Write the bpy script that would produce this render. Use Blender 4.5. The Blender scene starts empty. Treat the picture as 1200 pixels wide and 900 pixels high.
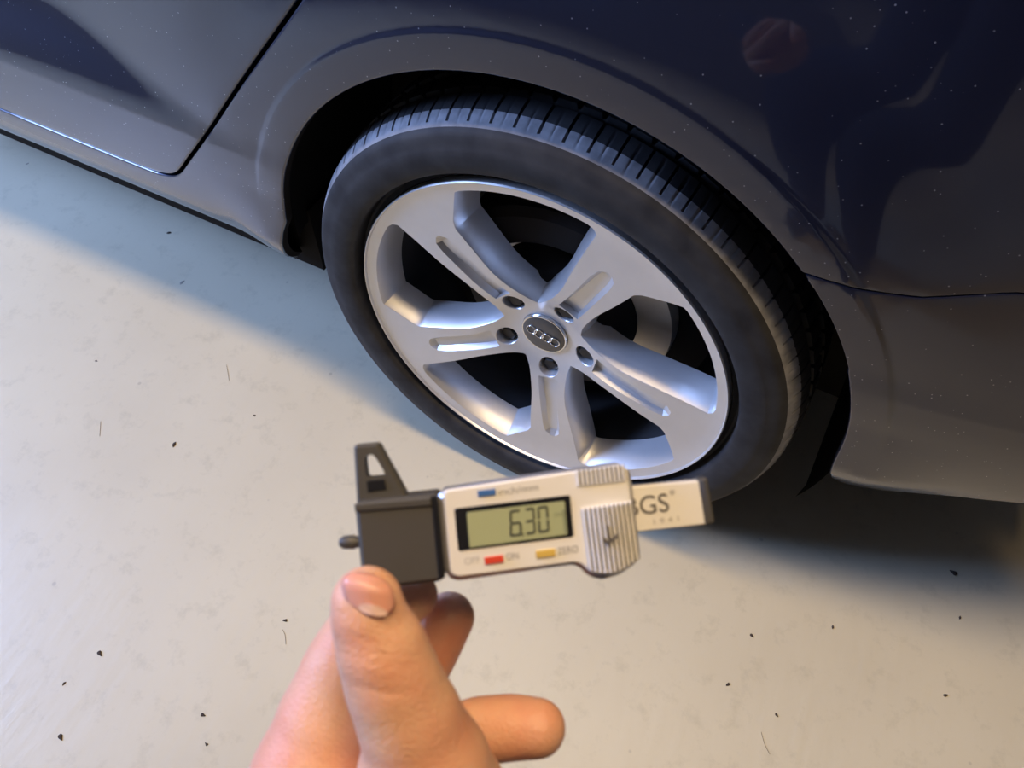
import bpy, bmesh, math, random
from mathutils import Vector, Matrix
from mathutils.geometry import delaunay_2d_cdt, tessellate_polygon

# ------------------------------------------------------------------ camera, world, light, exposure
SC = bpy.context.scene
COL = SC.collection
ZS = -0.019                                   # calibration height -> floor at z = 0
CAM = Vector((0.2274, -0.5200, 1.0806 + ZS))
CR = Matrix(((0.88749497, -0.38648199, 0.25096682),
             (0.46054728, 0.72525060, -0.51176926),
             (0.01577576, 0.56977473, 0.82164949)))
FPX = 900.0
cam_d = bpy.data.cameras.new('camera')
cam_d.sensor_width = 36.0
cam_d.lens = FPX / 1200.0 * 36.0
cam_d.clip_start = 0.01
cam_d.dof.use_dof = True
cam_d.dof.focus_distance = 0.86
cam_d.dof.aperture_fstop = 27.0 / 1.5
cam_o = bpy.data.objects.new('camera', cam_d)
COL.objects.link(cam_o)
cam_o.matrix_world = Matrix.Translation(CAM) @ CR.to_4x4()
SC.camera = cam_o

world = bpy.data.worlds.new('world')
SC.world = world
world.use_nodes = True
world.node_tree.nodes['Background'].inputs[0].default_value = (0.55, 0.6, 0.7, 1)
world.node_tree.nodes['Background'].inputs[1].default_value = 0.03

SC.view_settings.view_transform = 'Standard'
SC.view_settings.look = 'None'
SC.view_settings.gamma = 1.0
SC.view_settings.use_curve_mapping = False
SC.view_settings.exposure = -0.30


def area_light(name, loc, target, sx, sy, energy, color):
    d = bpy.data.lights.new(name, 'AREA')
    d.shape = 'RECTANGLE'
    d.size, d.size_y = sx, sy
    d.energy = energy
    d.color = color
    o = bpy.data.objects.new(name, d)
    COL.objects.link(o)
    o.location = loc
    o.rotation_euler = (Vector(target) - Vector(loc)).to_track_quat('-Z', 'Y').to_euler()
    return o


WARM = (1.0, 0.725, 0.40)
BLUE = (0.33, 0.50, 1.0)
# warm ceiling battens (fixtures are built further down around them)
LAMPS = [(0.0, -0.13, 2.62, 1.9, 0.26, 50, WARM)]
for lx, ly, lz, lsx, lsy, le, lc in LAMPS:
    area_light('batten_light', (lx, ly, lz - 0.07), (lx, ly, 0), lsx, lsy, le, lc)
# cool daylight through the high window in the left wall
XL = -2.6                                     # left wall
WIN = (-1.55, -0.45, 1.10, 2.10)              # y0 y1 z0 z1 in the left wall
area_light('window_daylight', (XL + 0.07, (WIN[0] + WIN[1]) / 2, (WIN[2] + WIN[3]) / 2), (-0.3, 0, 0.2), WIN[3] - WIN[2] - 0.1, WIN[1] - WIN[0] - 0.1, 175, BLUE)

# ------------------------------------------------------------------ helpers


def rnd_seed(s):
    random.seed(s)


def mat(name, color=(0.5, 0.5, 0.5), rough=0.5, metal=0.0, **kw):
    m = bpy.data.materials.new(name)
    m.use_nodes = True
    b = m.node_tree.nodes['Principled BSDF']
    b.inputs['Base Color'].default_value = (*color, 1)
    b.inputs['Roughness'].default_value = rough
    b.inputs['Metallic'].default_value = metal
    for k, v in kw.items():
        b.inputs[k.replace('_', ' ')].default_value = v
    return m


def nodes(m):
    return m.node_tree.nodes, m.node_tree.links, m.node_tree.nodes['Principled BSDF']


def add_noise_color(m, c1, c2, scale, detail=4.0, lo=0.35, hi=0.65, obj_coords=True, rough=None, bump=0.0, bscale=None):
    n, l, b = nodes(m)
    tc = n.new('ShaderNodeTexCoord')
    nz = n.new('ShaderNodeTexNoise')
    nz.inputs['Scale'].default_value = scale
    nz.inputs['Detail'].default_value = detail
    l.new(tc.outputs['Object'], nz.inputs['Vector'])
    r = n.new('ShaderNodeValToRGB')
    r.color_ramp.elements[0].position = lo
    r.color_ramp.elements[1].position = hi
    r.color_ramp.elements[0].color = (*c1, 1)
    r.color_ramp.elements[1].color = (*c2, 1)
    l.new(nz.outputs['Fac'], r.inputs['Fac'])
    l.new(r.outputs['Color'], b.inputs['Base Color'])
    if bump:
        nb = n.new('ShaderNodeTexNoise')
        nb.inputs['Scale'].default_value = bscale or scale * 4
        nb.inputs['Detail'].default_value = 3
        l.new(tc.outputs['Object'], nb.inputs['Vector'])
        bp = n.new('ShaderNodeBump')
        bp.inputs['Strength'].default_value = bump
        bp.inputs['Distance'].default_value = 0.002
        l.new(nb.outputs['Fac'], bp.inputs['Height'])
        l.new(bp.outputs['Normal'], b.inputs['Normal'])
    return r


def mesh_obj(name, verts, faces, material, parent=None, smooth=True, sharp=None, kind=None):
    me = bpy.data.meshes.new(name)
    me.from_pydata([tuple(v) for v in verts], [], faces)
    me.validate()
    bm = bmesh.new()
    bm.from_mesh(me)
    bmesh.ops.recalc_face_normals(bm, faces=bm.faces)
    bm.to_mesh(me)
    bm.free()
    return link_mesh(name, me, material, parent, smooth, sharp, kind)


def link_mesh(name, me, material, parent=None, smooth=True, sharp=None, kind=None):
    if material is not None:
        me.materials.clear()
        me.materials.append(material)
    for p in me.polygons:
        p.use_smooth = smooth
    if smooth and sharp is not None:
        me.set_sharp_from_angle(angle=math.radians(sharp))
    o = bpy.data.objects.new(name, me)
    COL.objects.link(o)
    if parent is not None:
        o.parent = parent
        pm = Matrix.LocRotScale(parent.location, parent.rotation_euler, parent.scale) if parent.parent is None else parent['_m'] if False else world_of(parent)
        o.matrix_parent_inverse = pm.inverted()
    if kind:
        o['kind'] = kind
    return o


def world_of(o):
    m = o.matrix_basis.copy()
    if o.parent is not None:
        m = world_of(o.parent) @ o.matrix_parent_inverse @ m
    return m


def empty(name, loc, label, cat, group=None, rot=None):
    o = bpy.data.objects.new(name, None)
    o.empty_display_size = 0.05
    COL.objects.link(o)
    o.location = loc
    if rot is not None:
        o.rotation_euler = rot
    return tag(o, label, cat, group)


def tag(o, label, cat, group=None):
    o['label'] = label
    o['category'] = cat
    if group:
        o['group'] = group
    return o


class MB:
    """collects vertices and faces for one mesh"""

    def __init__(self):
        self.v, self.f = [], []

    def add(self, vs, fs):
        k = len(self.v)
        self.v += [Vector(q) for q in vs]
        self.f += [tuple(i + k for i in f) for f in fs]

    def box(self, x0, x1, y0, y1, z0, z1):
        self.add([(x0, y0, z0), (x1, y0, z0), (x1, y1, z0), (x0, y1, z0), (x0, y0, z1), (x1, y0, z1), (x1, y1, z1), (x0, y1, z1)],
                 [(0, 3, 2, 1), (4, 5, 6, 7), (0, 1, 5, 4), (1, 2, 6, 5), (2, 3, 7, 6), (3, 0, 4, 7)])

    def xform(self, M):
        self.v = [M @ q for q in self.v]
        return self

    def obj(self, name, m, parent=None, **k):
        return mesh_obj(name, self.v, self.f, m, parent, **k)


def bevel_box(name, x0, x1, y0, y1, z0, z1, b, m, parent=None, M=None, kind=None, seg=2):
    mb = MB()
    mb.box(x0, x1, y0, y1, z0, z1)
    me = bpy.data.meshes.new(name)
    me.from_pydata([tuple(q) for q in mb.v], [], mb.f)
    bm = bmesh.new()
    bm.from_mesh(me)
    bmesh.ops.bevel(bm, geom=bm.edges[:], offset=b, segments=seg, affect='EDGES', profile=0.5)
    if M is not None:
        bm.transform(M)
    bm.to_mesh(me)
    bm.free()
    return link_mesh(name, me, m, parent, True, 40, kind)


def pip(x, y, poly):
    c = False
    j = len(poly) - 1
    for i in range(len(poly)):
        xi, yi = poly[i][0], poly[i][1]
        xj, yj = poly[j][0], poly[j][1]
        if (yi > y) != (yj > y) and x < (xj - xi) * (y - yi) / (yj - yi) + xi:
            c = not c
        j = i
    return c


def resample(pts, step, closed=True):
    out = []
    n = len(pts)
    for i in range(n if closed else n - 1):
        a, b = Vector(pts[i]), Vector(pts[(i + 1) % n])
        k = max(1, int(math.ceil((b - a).length / step)))
        for j in range(k):
            out.append(tuple(a.lerp(b, j / k)))
    if not closed:
        out.append(tuple(pts[-1]))
    return out


def cdt(outline, holes=(), polys=(), lines=(), steiner=()):
    """constrained triangulation of outline minus holes; returns 2D verts, faces"""
    V, Ed = [], []

    def loop(ps, closed=True):
        k = len(V)
        V.extend(Vector((q[0], q[1])) for q in ps)
        m = len(ps)
        for i in range(m if closed else m - 1):
            Ed.append((k + i, k + (i + 1) % m))
    loop(outline)
    for h in holes:
        loop(h)
    for h in polys:
        loop(h)
    for h in lines:
        loop(h, False)
    V.extend(Vector((q[0], q[1])) for q in steiner)
    r = delaunay_2d_cdt(V, Ed, [], 0, 1e-6)
    vs, fs = r[0], r[2]
    keep = []
    for f in fs:
        cx = sum(vs[i].x for i in f) / len(f)
        cy = sum(vs[i].y for i in f) / len(f)
        if not pip(cx, cy, outline):
            continue
        if any(pip(cx, cy, h) for h in holes):
            continue
        keep.append(tuple(f))
    return vs, keep


def revolve(profile, n, axis_y=True, a0=0.0, a1=2 * math.pi, fn=None):
    """profile list of (y, r); revolve about y; returns verts, faces"""
    full = abs(a1 - a0 - 2 * math.pi) < 1e-6
    m = n if full else n + 1
    vs, fs = [], []
    k = len(profile)
    for i in range(m):
        a = a0 + (a1 - a0) * i / n
        for j, (y, r) in enumerate(profile):
            if fn:
                y, r = fn(i, j, y, r)
            vs.append((r * math.cos(a), y, r * math.sin(a)))
    for i in range(n):
        i2 = (i + 1) % m
        for j in range(k - 1):
            fs.append((i * k + j, i2 * k + j, i2 * k + j + 1, i * k + j + 1))
    return vs, fs


def interp(x, tab):
    if x <= tab[0][0]:
        return tab[0][1]
    for (x0, y0), (x1, y1) in zip(tab, tab[1:]):
        if x <= x1:
            t = (x - x0) / (x1 - x0)
            return y0 + (y1 - y0) * t
    return tab[-1][1]


def sstep(a, b, x):
    t = min(1, max(0, (x - a) / (b - a)))
    return t * t * (3 - 2 * t)


def spline(tab):
    """monotone-ish cubic through (x, y) points"""
    xs = [q[0] for q in tab]
    ys = [q[1] for q in tab]
    n = len(xs)
    ms = []
    for i in range(n):
        if i == 0:
            ms.append((ys[1] - ys[0]) / (xs[1] - xs[0]))
        elif i == n - 1:
            ms.append((ys[-1] - ys[-2]) / (xs[-1] - xs[-2]))
        else:
            ms.append(0.5 * ((ys[i] - ys[i - 1]) / (xs[i] - xs[i - 1]) + (ys[i + 1] - ys[i]) / (xs[i + 1] - xs[i])))

    def f(x):
        if x <= xs[0]:
            return ys[0] + ms[0] * (x - xs[0])
        if x >= xs[-1]:
            return ys[-1] + ms[-1] * (x - xs[-1])
        i = 0
        while x > xs[i + 1]:
            i += 1
        h = xs[i + 1] - xs[i]
        t = (x - xs[i]) / h
        return ((2 * t ** 3 - 3 * t * t + 1) * ys[i] + (t ** 3 - 2 * t * t + t) * h * ms[i]
                + (-2 * t ** 3 + 3 * t * t) * ys[i + 1] + (t ** 3 - t * t) * h * ms[i + 1])
    return f


# ------------------------------------------------------------------ materials
M_floor = mat('floor_epoxy', (0.62, 0.57, 0.48), 0.42)
n, l, b = nodes(M_floor)
tc = n.new('ShaderNodeTexCoord')
n1 = n.new('ShaderNodeTexNoise'); n1.inputs['Scale'].default_value = 2.2; n1.inputs['Detail'].default_value = 6
n2 = n.new('ShaderNodeTexNoise'); n2.inputs['Scale'].default_value = 26; n2.inputs['Detail'].default_value = 5; n2.inputs['Roughness'].default_value = 0.7
l.new(tc.outputs['Object'], n1.inputs['Vector']); l.new(tc.outputs['Object'], n2.inputs['Vector'])
r1 = n.new('ShaderNodeValToRGB')
r1.color_ramp.elements[0].position = 0.3; r1.color_ramp.elements[0].color = (0.55, 0.492, 0.348, 1)
r1.color_ramp.elements[1].position = 0.72; r1.color_ramp.elements[1].color = (0.64, 0.582, 0.42, 1)
l.new(n1.outputs['Fac'], r1.inputs['Fac'])
r2 = n.new('ShaderNodeValToRGB')
r2.color_ramp.elements[0].position = 0.28; r2.color_ramp.elements[0].color = (0.86, 0.86, 0.85, 1)
r2.color_ramp.elements[1].position = 0.46; r2.color_ramp.elements[1].color = (1, 1, 1, 1)
l.new(n2.outputs['Fac'], r2.inputs['Fac'])
mx = n.new('ShaderNodeMix'); mx.data_type = 'RGBA'; mx.blend_type = 'MULTIPLY'; mx.inputs['Factor'].default_value = 1
l.new(r1.outputs['Color'], mx.inputs['A']); l.new(r2.outputs['Color'], mx.inputs['B'])
# sparse dark specks
vo = n.new('ShaderNodeTexVoronoi'); vo.inputs['Scale'].default_value = 16
l.new(tc.outputs['Object'], vo.inputs['Vector'])
sp = n.new('ShaderNodeValToRGB')
sp.color_ramp.elements[0].position = 0.035; sp.color_ramp.elements[0].color = (1, 1, 1, 1)
sp.color_ramp.elements[1].position = 0.06; sp.color_ramp.elements[1].color = (0, 0, 0, 1)
l.new(vo.outputs['Distance'], sp.inputs['Fac'])
gt = n.new('ShaderNodeMath'); gt.operation = 'GREATER_THAN'; gt.inputs[1].default_value = 0.62
sx = n.new('ShaderNodeSeparateColor'); l.new(vo.outputs['Color'], sx.inputs[0]); l.new(sx.outputs[0], gt.inputs[0])
ml = n.new('ShaderNodeMath'); ml.operation = 'MULTIPLY'; l.new(gt.outputs[0], ml.inputs[0]); l.new(sp.outputs['Color'], ml.inputs[1])
ml2 = n.new('ShaderNodeMath'); ml2.operation = 'MULTIPLY'; ml2.inputs[1].default_value = 0.35; l.new(ml.outputs[0], ml2.inputs[0])
mx2 = n.new('ShaderNodeMix'); mx2.data_type = 'RGBA'; mx2.inputs['B'].default_value = (0.2, 0.17, 0.14, 1)
l.new(ml2.outputs[0], mx2.inputs['Factor']); l.new(mx.outputs['Result'], mx2.inputs['A'])
l.new(mx2.outputs['Result'], b.inputs['Base Color'])
# fine relief and stretched trowel marks
mp = n.new('ShaderNodeMapping'); mp.inputs['Scale'].default_value = (60, 14, 1); mp.inputs['Rotation'].default_value = (0, 0, 0.6)
l.new(tc.outputs['Object'], mp.inputs['Vector'])
n3 = n.new('ShaderNodeTexNoise'); n3.inputs['Scale'].default_value = 1.0; n3.inputs['Detail'].default_value = 5
l.new(mp.outputs[0], n3.inputs['Vector'])
bmp = n.new('ShaderNodeBump'); bmp.inputs['Strength'].default_value = 0.16; bmp.inputs['Distance'].default_value = 0.004
l.new(n3.outputs['Fac'], bmp.inputs['Height']); l.new(bmp.outputs['Normal'], b.inputs['Normal'])

M_wall = mat('wall_paint', (0.42, 0.41, 0.42), 0.85)
add_noise_color(M_wall, (0.14, 0.135, 0.13), (0.17, 0.165, 0.16), 3.0)
M_ceil = mat('ceiling_paint', (0.42, 0.40, 0.37), 0.9)
M_frame = mat('window_frame_white', (0.7, 0.7, 0.7), 0.4)
M_lamp = mat('lamp_diffuser', (0.9, 0.85, 0.75), 0.5)
nodes(M_lamp)[2].inputs['Emission Color'].default_value = (*WARM, 1)
nodes(M_lamp)[2].inputs['Emission Strength'].default_value = 6.0
M_pane = mat('daylight_pane', (0.5, 0.6, 0.8), 0.2)
nodes(M_pane)[2].inputs['Emission Color'].default_value = (*BLUE, 1)
nodes(M_pane)[2].inputs['Emission Strength'].default_value = 8.0

# car paint: dark navy metallic under clear coat, with settled dust specks
M_paint = mat('navy_car_paint', (0.005, 0.008, 0.028), 0.45, 0.5, Coat_Weight=1.0, Coat_Roughness=0.05, Coat_IOR=1.6)
n, l, b = nodes(M_paint)
tc = n.new('ShaderNodeTexCoord')
vo = n.new('ShaderNodeTexVoronoi'); vo.inputs['Scale'].default_value = 130
l.new(tc.outputs['Object'], vo.inputs['Vector'])
rp = n.new('ShaderNodeValToRGB')
rp.color_ramp.elements[0].position = 0.03; rp.color_ramp.elements[0].color = (1, 1, 1, 1)
rp.color_ramp.elements[1].position = 0.11; rp.color_ramp.elements[1].color = (0, 0, 0, 1)
l.new(vo.outputs['Distance'], rp.inputs['Fac'])
sx = n.new('ShaderNodeSeparateColor'); l.new(vo.outputs['Color'], sx.inputs[0])
gt = n.new('ShaderNodeMath'); gt.operation = 'GREATER_THAN'; gt.inputs[1].default_value = 0.38; l.new(sx.outputs[0], gt.inputs[0])
ml = n.new('ShaderNodeMath'); ml.operation = 'MULTIPLY'; l.new(gt.outputs[0], ml.inputs[0]); l.new(rp.outputs['Color'], ml.inputs[1])
ml2 = n.new('ShaderNodeMath'); ml2.operation = 'MULTIPLY'; ml2.inputs[1].default_value = 0.65; l.new(ml.outputs[0], ml2.inputs[0])
mx = n.new('ShaderNodeMix'); mx.data_type = 'RGBA'
mx.inputs['A'].default_value = (0.005, 0.008, 0.028, 1); mx.inputs['B'].default_value = (0.42, 0.44, 0.5, 1)
l.new(ml2.outputs[0], mx.inputs['Factor']); l.new(mx.outputs['Result'], b.inputs['Base Color'])

M_black = mat('black_liner_plastic', (0.012, 0.0105, 0.009), 0.8, Specular_IOR_Level=0.08)
M_glass = mat('tinted_glass', (0.01, 0.012, 0.014), 0.05, 0.0, Coat_Weight=1.0)
M_rim = mat('silver_rim_lacquer', (0.62, 0.61, 0.60), 0.36, 0.6)
add_noise_color(M_rim, (0.66, 0.65, 0.64), (0.72, 0.71, 0.70), 12)
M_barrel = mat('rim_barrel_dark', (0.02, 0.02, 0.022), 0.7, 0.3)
M_cap = mat('cap_grey', (0.12, 0.115, 0.11), 0.35, 0.6)
M_chrome = mat('chrome_ring', (0.85, 0.85, 0.85), 0.12, 1.0)
M_bolt = mat('bolt_dark', (0.035, 0.033, 0.032), 0.45, 0.6)
M_disc = mat('brake_disc_steel', (0.62, 0.56, 0.46), 0.45, 0.7)
M_hat = mat('disc_hat_dark', (0.012, 0.010, 0.009), 0.8, Specular_IOR_Level=0.15)
M_tyre = mat('tyre_rubber', (0.028, 0.028, 0.030), 0.68, Specular_IOR_Level=0.3)
add_noise_color(M_tyre, (0.017, 0.017, 0.019), (0.036, 0.036, 0.038), 30, 5)

# ------------------------------------------------------------------ the room
def struct_box(name, m, *a):
    mb = MB(); mb.box(*a)
    o = mb.obj(name, m, smooth=False)
    o['kind'] = 'structure'
    return o


mb = MB()
mb.add([(XL, -4, 0), (4, -4, 0), (4, 4, 0), (XL, 4, 0), (XL, -4, -0.1), (4, -4, -0.1), (4, 4, -0.1), (XL, 4, -0.1)],
       [(0, 1, 2, 3), (4, 7, 6, 5), (0, 4, 5, 1), (1, 5, 6, 2), (2, 6, 7, 3), (3, 7, 4, 0)])
fl = mb.obj('floor', M_floor, smooth=False); fl['kind'] = 'structure'
struct_box('ceiling', M_ceil, XL - 0.1, 4.1, -4.1, 4.1, 2.75, 2.85)
wy0, wy1, wz0, wz1 = WIN
mb = MB()
mb.box(XL - 0.1, XL, -4.1, wy0, 0, 2.75); mb.box(XL - 0.1, XL, wy1, 4.1, 0, 2.75)
mb.box(XL - 0.1, XL, wy0, wy1, 0, wz0); mb.box(XL - 0.1, XL, wy0, wy1, wz1, 2.75)
w = mb.obj('wall_left', M_wall, smooth=False); w['kind'] = 'structure'
mb = MB()
t = 0.05
mb.box(XL - 0.09, XL + 0.03, wy0, wy0 + t, wz0, wz1); mb.box(XL - 0.09, XL + 0.03, wy1 - t, wy1, wz0, wz1)
mb.box(XL - 0.09, XL + 0.03, wy0 + t, wy1 - t, wz0, wz0 + t); mb.box(XL - 0.09, XL + 0.03, wy0 + t, wy1 - t, wz1 - t, wz1)
ym = (wy0 + wy1) / 2
mb.box(XL - 0.08, XL + 0.02, ym - 0.025, ym + 0.025, wz0 + t, wz1 - t)
wf = mb.obj('window_1', M_frame, smooth=False); wf['kind'] = 'structure'
for a, c in ((wy0 + t, ym - 0.025), (ym + 0.025, wy1 - t)):
    mb = MB(); mb.box(XL - 0.055, XL - 0.045, a, c, wz0 + t, wz1 - t)
    mb.obj('pane', M_pane, wf, smooth=False)
struct_box('wall_right', M_wall, 4.0, 4.1, -4.1, 4.1, 0, 2.75)
struct_box('wall_far', M_wall, XL, 4.0, 4.0, 4.1, 0, 2.75)
struct_box('wall_near', M_wall, XL, 4.0, -4.1, -4.0, 0, 2.75)
for i, (lx, ly, lz, lsx, lsy, le, lc) in enumerate(LAMPS):
    e = empty('ceiling_lamp', (lx, ly, 2.75), 'long warm white ceiling batten lamp above the side of the car', 'lamp')
    mb = MB(); mb.box(lx - lsx / 2 - .03, lx + lsx / 2 + .03, ly - lsy / 2 - .03, ly + lsy / 2 + .03, 2.69, 2.75)
    mb.obj('housing', M_frame, e, smooth=False)
    mb = MB(); mb.box(lx - lsx / 2, lx + lsx / 2, ly - lsy / 2, ly + lsy / 2, 2.66, 2.69)
    mb.obj('diffuser', M_lamp, e, smooth=False)

# ------------------------------------------------------------------ the car
HUB = Vector((0, 0, 0.335 + ZS))
CAMB = 0.0236
WM = Matrix.Translation(HUB) @ Matrix.Rotation(-CAMB, 4, 'X')   # wheel frame: y into the car
HX, HZ = 0.0, 0.335                      # arch centre in panel (x, zc) coordinates
car = empty('car', (0, 0.9, 0), 'dark navy car standing on the pale garage floor', 'car')

_base = spline([(0.258, 0.062), (0.275, 0.040), (0.30, 0.024), (0.335, 0.012), (0.38, 0.004), (0.44, -0.001), (0.478, -0.002)])
_upper = spline([(0.478, -0.002), (0.50, -0.0003), (0.54, 0.0018), (0.60, 0.006), (0.70, 0.0135), (0.80, 0.0235), (0.90, 0.039), (1.0, 0.064), (1.1, 0.10)])


def body_y(x, z):
    y = _base(z) if z < 0.478 else _upper(z)
    if x > 0.22:                          # rear corner of the bumper and panel
        y += 0.44 * (x - 0.22) ** 2
    if x < -0.38 and z > 0.478:           # hollow above the door crease, fading out towards the arch
        k = 1 - sstep(-0.70, -0.38, x)
        y += 0.024 * k * sstep(0, 1, (z - 0.478) / (0.02 + 0.09 * k))
    r = math.hypot(x - HX, z - HZ)
    if r < 0.62:
        # panel swells out towards the wheel arch
        y2 = -0.008 if z > 0.335 else -0.008 + (_base(max(z, 0.258)) - _base(0.335))
        if x > 0.22:
            y2 += 0.44 * (x - 0.22) ** 2
        k = 1 - sstep(0.392, 0.50, r)
        y = y * (1 - k) + min(y, y2 + 0.008) * k
        if r < 0.402:
            an = math.degrees(math.atan2(z - HZ, x - HX))
            y -= 0.0020 * (1 - sstep(0.3925, 0.4010, r)) * sstep(2, 25, an) * (1 - sstep(148, 172, an if an > -90 else an + 360))
    return y


def body_panel(name, outline, step=0.014, lines=(), parent=car, m=None, flange=0.022, bev=0.003, fl_clip=None):
    out = resample(outline, step)
    # orientation
    area = sum(out[i][0] * out[(i + 1) % len(out)][1] - out[(i + 1) % len(out)][0] * out[i][1] for i in range(len(out)))
    if area < 0:
        out = out[::-1]
    xs = [q[0] for q in out]; zs = [q[1] for q in out]
    st = []
    x = min(xs)
    i = 0
    segs = [(Vector(out[k]), Vector(out[(k + 1) % len(out)])) for k in range(len(out))]
    z = min(zs)
    row = 0
    near = {}
    for q in out:
        near.setdefault((int(q[0] // 0.02), int(q[1] // 0.02)), []).append(q)
    while z < max(zs):
        x = min(xs) + (row % 2) * step / 2
        while x < max(xs):
            if pip(x, z, out):
                c = (int(x // 0.02), int(z // 0.02))
                ok = True
                for dx in (-1, 0, 1):
                    for dz in (-1, 0, 1):
                        for q in near.get((c[0] + dx, c[1] + dz), ()):
                            if (q[0] - x) ** 2 + (q[1] - z) ** 2 < (0.6 * step) ** 2:
                                ok = False
                if ok and not (0.386 < math.hypot(x - HX, z - HZ) < 0.408) and abs(z - 0.478) > 0.004:
                    st.append((x, z))
            x += step
        z += step * 0.87
        row += 1
    for rr in (0.388, 0.3935, 0.3955, 0.3975, 0.3995, 0.4020, 0.406):   # rings that shape the arch edge
        for k in range(400):
            a = 2 * math.pi * k / 400
            q = (HX + rr * math.cos(a), HZ + rr * math.sin(a))
            if pip(q[0], q[1], out):
                c = (int(q[0] // 0.02), int(q[1] // 0.02))
                if all((o_[0] - q[0]) ** 2 + (o_[1] - q[1]) ** 2 > 0.004 ** 2 for dx in (-1, 0, 1) for dz in (-1, 0, 1) for o_ in near.get((c[0] + dx, c[1] + dz), ())):
                    st.append(q)
    x = min(xs)
    while x < max(xs):                    # crease line
        for zz in (0.475, 0.478, 0.481):
            if pip(x, zz, out) and math.hypot(x - HX, zz - HZ) > 0.412 and pip(x + 0.006, zz, out) and pip(x - 0.006, zz, out):
                st.append((x, zz))
        x += step * 0.7
    vs, fs = cdt(out, steiner=st)
    V = [Vector((q.x, body_y(q.x, q.y), q.y + ZS)) for q in vs]
    # rounded edge and flange
    bnd = {}
    for f in fs:
        for i in range(3):
            a_, b_ = f[i], f[(i + 1) % 3]
            bnd[(a_, b_)] = bnd.get((a_, b_), 0) + 1
    edges = [(a_, b_) for (a_, b_) in bnd if (b_, a_) not in bnd]
    nrm = {}
    for a_, b_ in edges:
        d = Vector((vs[b_].x - vs[a_].x, vs[b_].y - vs[a_].y))
        if d.length == 0:
            continue
        d.normalize()
        nn = Vector((d.y, -d.x))
        for q in (a_, b_):
            nrm[q] = nrm.get(q, Vector((0, 0))) + nn
    rings = [(0.7, 0.3), (1, 1), (1, None)]
    prev = {q: q for q in nrm}
    F = list(fs)
    for off, dy in rings:
        cur = {}
        for q, nn in nrm.items():
            nn = nn.normalized()
            cur[q] = len(V)
            bq = bev if vs[q].x < 0.26 or vs[q].y < 0.5 else 0.0012
            V.append(V[q] + Vector((nn.x * off * bq, (0.014 if math.hypot(vs[q].x - HX, vs[q].y - HZ) < 0.42 else flange) if dy is None else dy * bq, nn.y * off * bq)))
        for a_, b_ in edges:
            F.append((prev[b_], prev[a_], cur[a_], cur[b_]))
        prev = cur
    o = mesh_obj(name, V, F, m or M_paint, parent, smooth=True, sharp=50)
    o.data.materials.append(M_black)
    for p_ in o.data.polygons:
        c_ = p_.center
        if math.hypot(c_.x - HX, c_.z - ZS - HZ) < 0.42 and c_.y > body_y(c_.x, c_.z - ZS) + 0.0042:
            p_.material_index = 1
    wn = o.modifiers.new('weighted', 'WEIGHTED_NORMAL')
    wn.mode = 'FACE_AREA'; wn.weight = 80; wn.keep_sharp = True
    return o


def arc(r, a0, a1, n_=60, cx=HX, cz=HZ):
    return [(cx + r * math.cos(math.radians(a0 + (a1 - a0) * i / n_)), cz + r * math.sin(math.radians(a0 + (a1 - a0) * i / n_))) for i in range(n_ + 1)]


def clean(ps, eps=0.001):
    o = [ps[0]]
    for q in ps[1:]:
        if (q[0] - o[-1][0]) ** 2 + (q[1] - o[-1][1]) ** 2 > eps * eps:
            o.append(q)
    return o


# gap between door and quarter panel
DG = [(-0.08, 1.02), (-0.16, 0.84), (-0.222, 0.745), (-0.262, 0.695), (-0.325, 0.625), (-0.376, 0.568), (-0.430, 0.505), (-0.470, 0.460), (-0.500, 0.428), (-0.525, 0.400), (-0.545, 0.383), (-0.570, 0.374), (-0.60, 0.371), (-0.66, 0.370), (-0.80, 0.370), (-1.48, 0.370)]


def offset_line(ps, d):
    out = []
    for i, q in enumerate(ps):
        a_ = Vector(ps[max(0, i - 1)]); c_ = Vector(ps[min(len(ps) - 1, i + 1)])
        t_ = (c_ - a_).normalized()
        out.append((q[0] + t_.y * d, q[1] - t_.x * d))
    return out


def smooth_line(ps, k=3):
    for _ in range(k):
        o = [ps[0]]
        for a_, c_ in zip(ps, ps[1:]):
            o.append((0.75 * a_[0] + 0.25 * c_[0], 0.75 * a_[1] + 0.25 * c_[1]))
            o.append((0.25 * a_[0] + 0.75 * c_[0], 0.25 * a_[1] + 0.75 * c_[1]))
        o.append(ps[-1])
        ps = o
    return ps


DGs = smooth_line(DG, 2)
door_edge = offset_line(DGs, 0.0048)     # door side
panel_edge = offset_line(DGs, -0.0048)
if door_edge[0][0] > panel_edge[0][0]:
    door_edge, panel_edge = panel_edge, door_edge
RO = 0.3635                              # arch opening radius
GZ = 0.600                               # height of panel / bumper gap
SILL = 0.266
SG = 0.0020
SEAM = [(0.30, 0.601), (0.34, 0.608), (0.40, 0.632), (0.50, 0.650), (0.72, 0.660)]
a_gap = math.degrees(math.asin((GZ + SG - HZ) / RO))
a_gap2 = math.degrees(math.asin((GZ - SG - HZ) / RO))
sx0 = -0.403
qp = [(-1.48, SILL), (-0.60, SILL), (sx0, SILL)]
qp += [(-0.398, 0.288), (-0.385, 0.325), (-0.373, 0.36)] + arc(RO, 172, a_gap, 90)
qp += [(q[0], q[1] + SG) for q in SEAM] + [(0.70, 1.02)] + [(q[0], q[1]) for q in panel_edge]
body_panel('quarter_panel', clean(qp), fl_clip=True)
dp = [(-1.48, 1.02)] + list(door_edge)
body_panel('rear_door', clean(dp))
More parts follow.
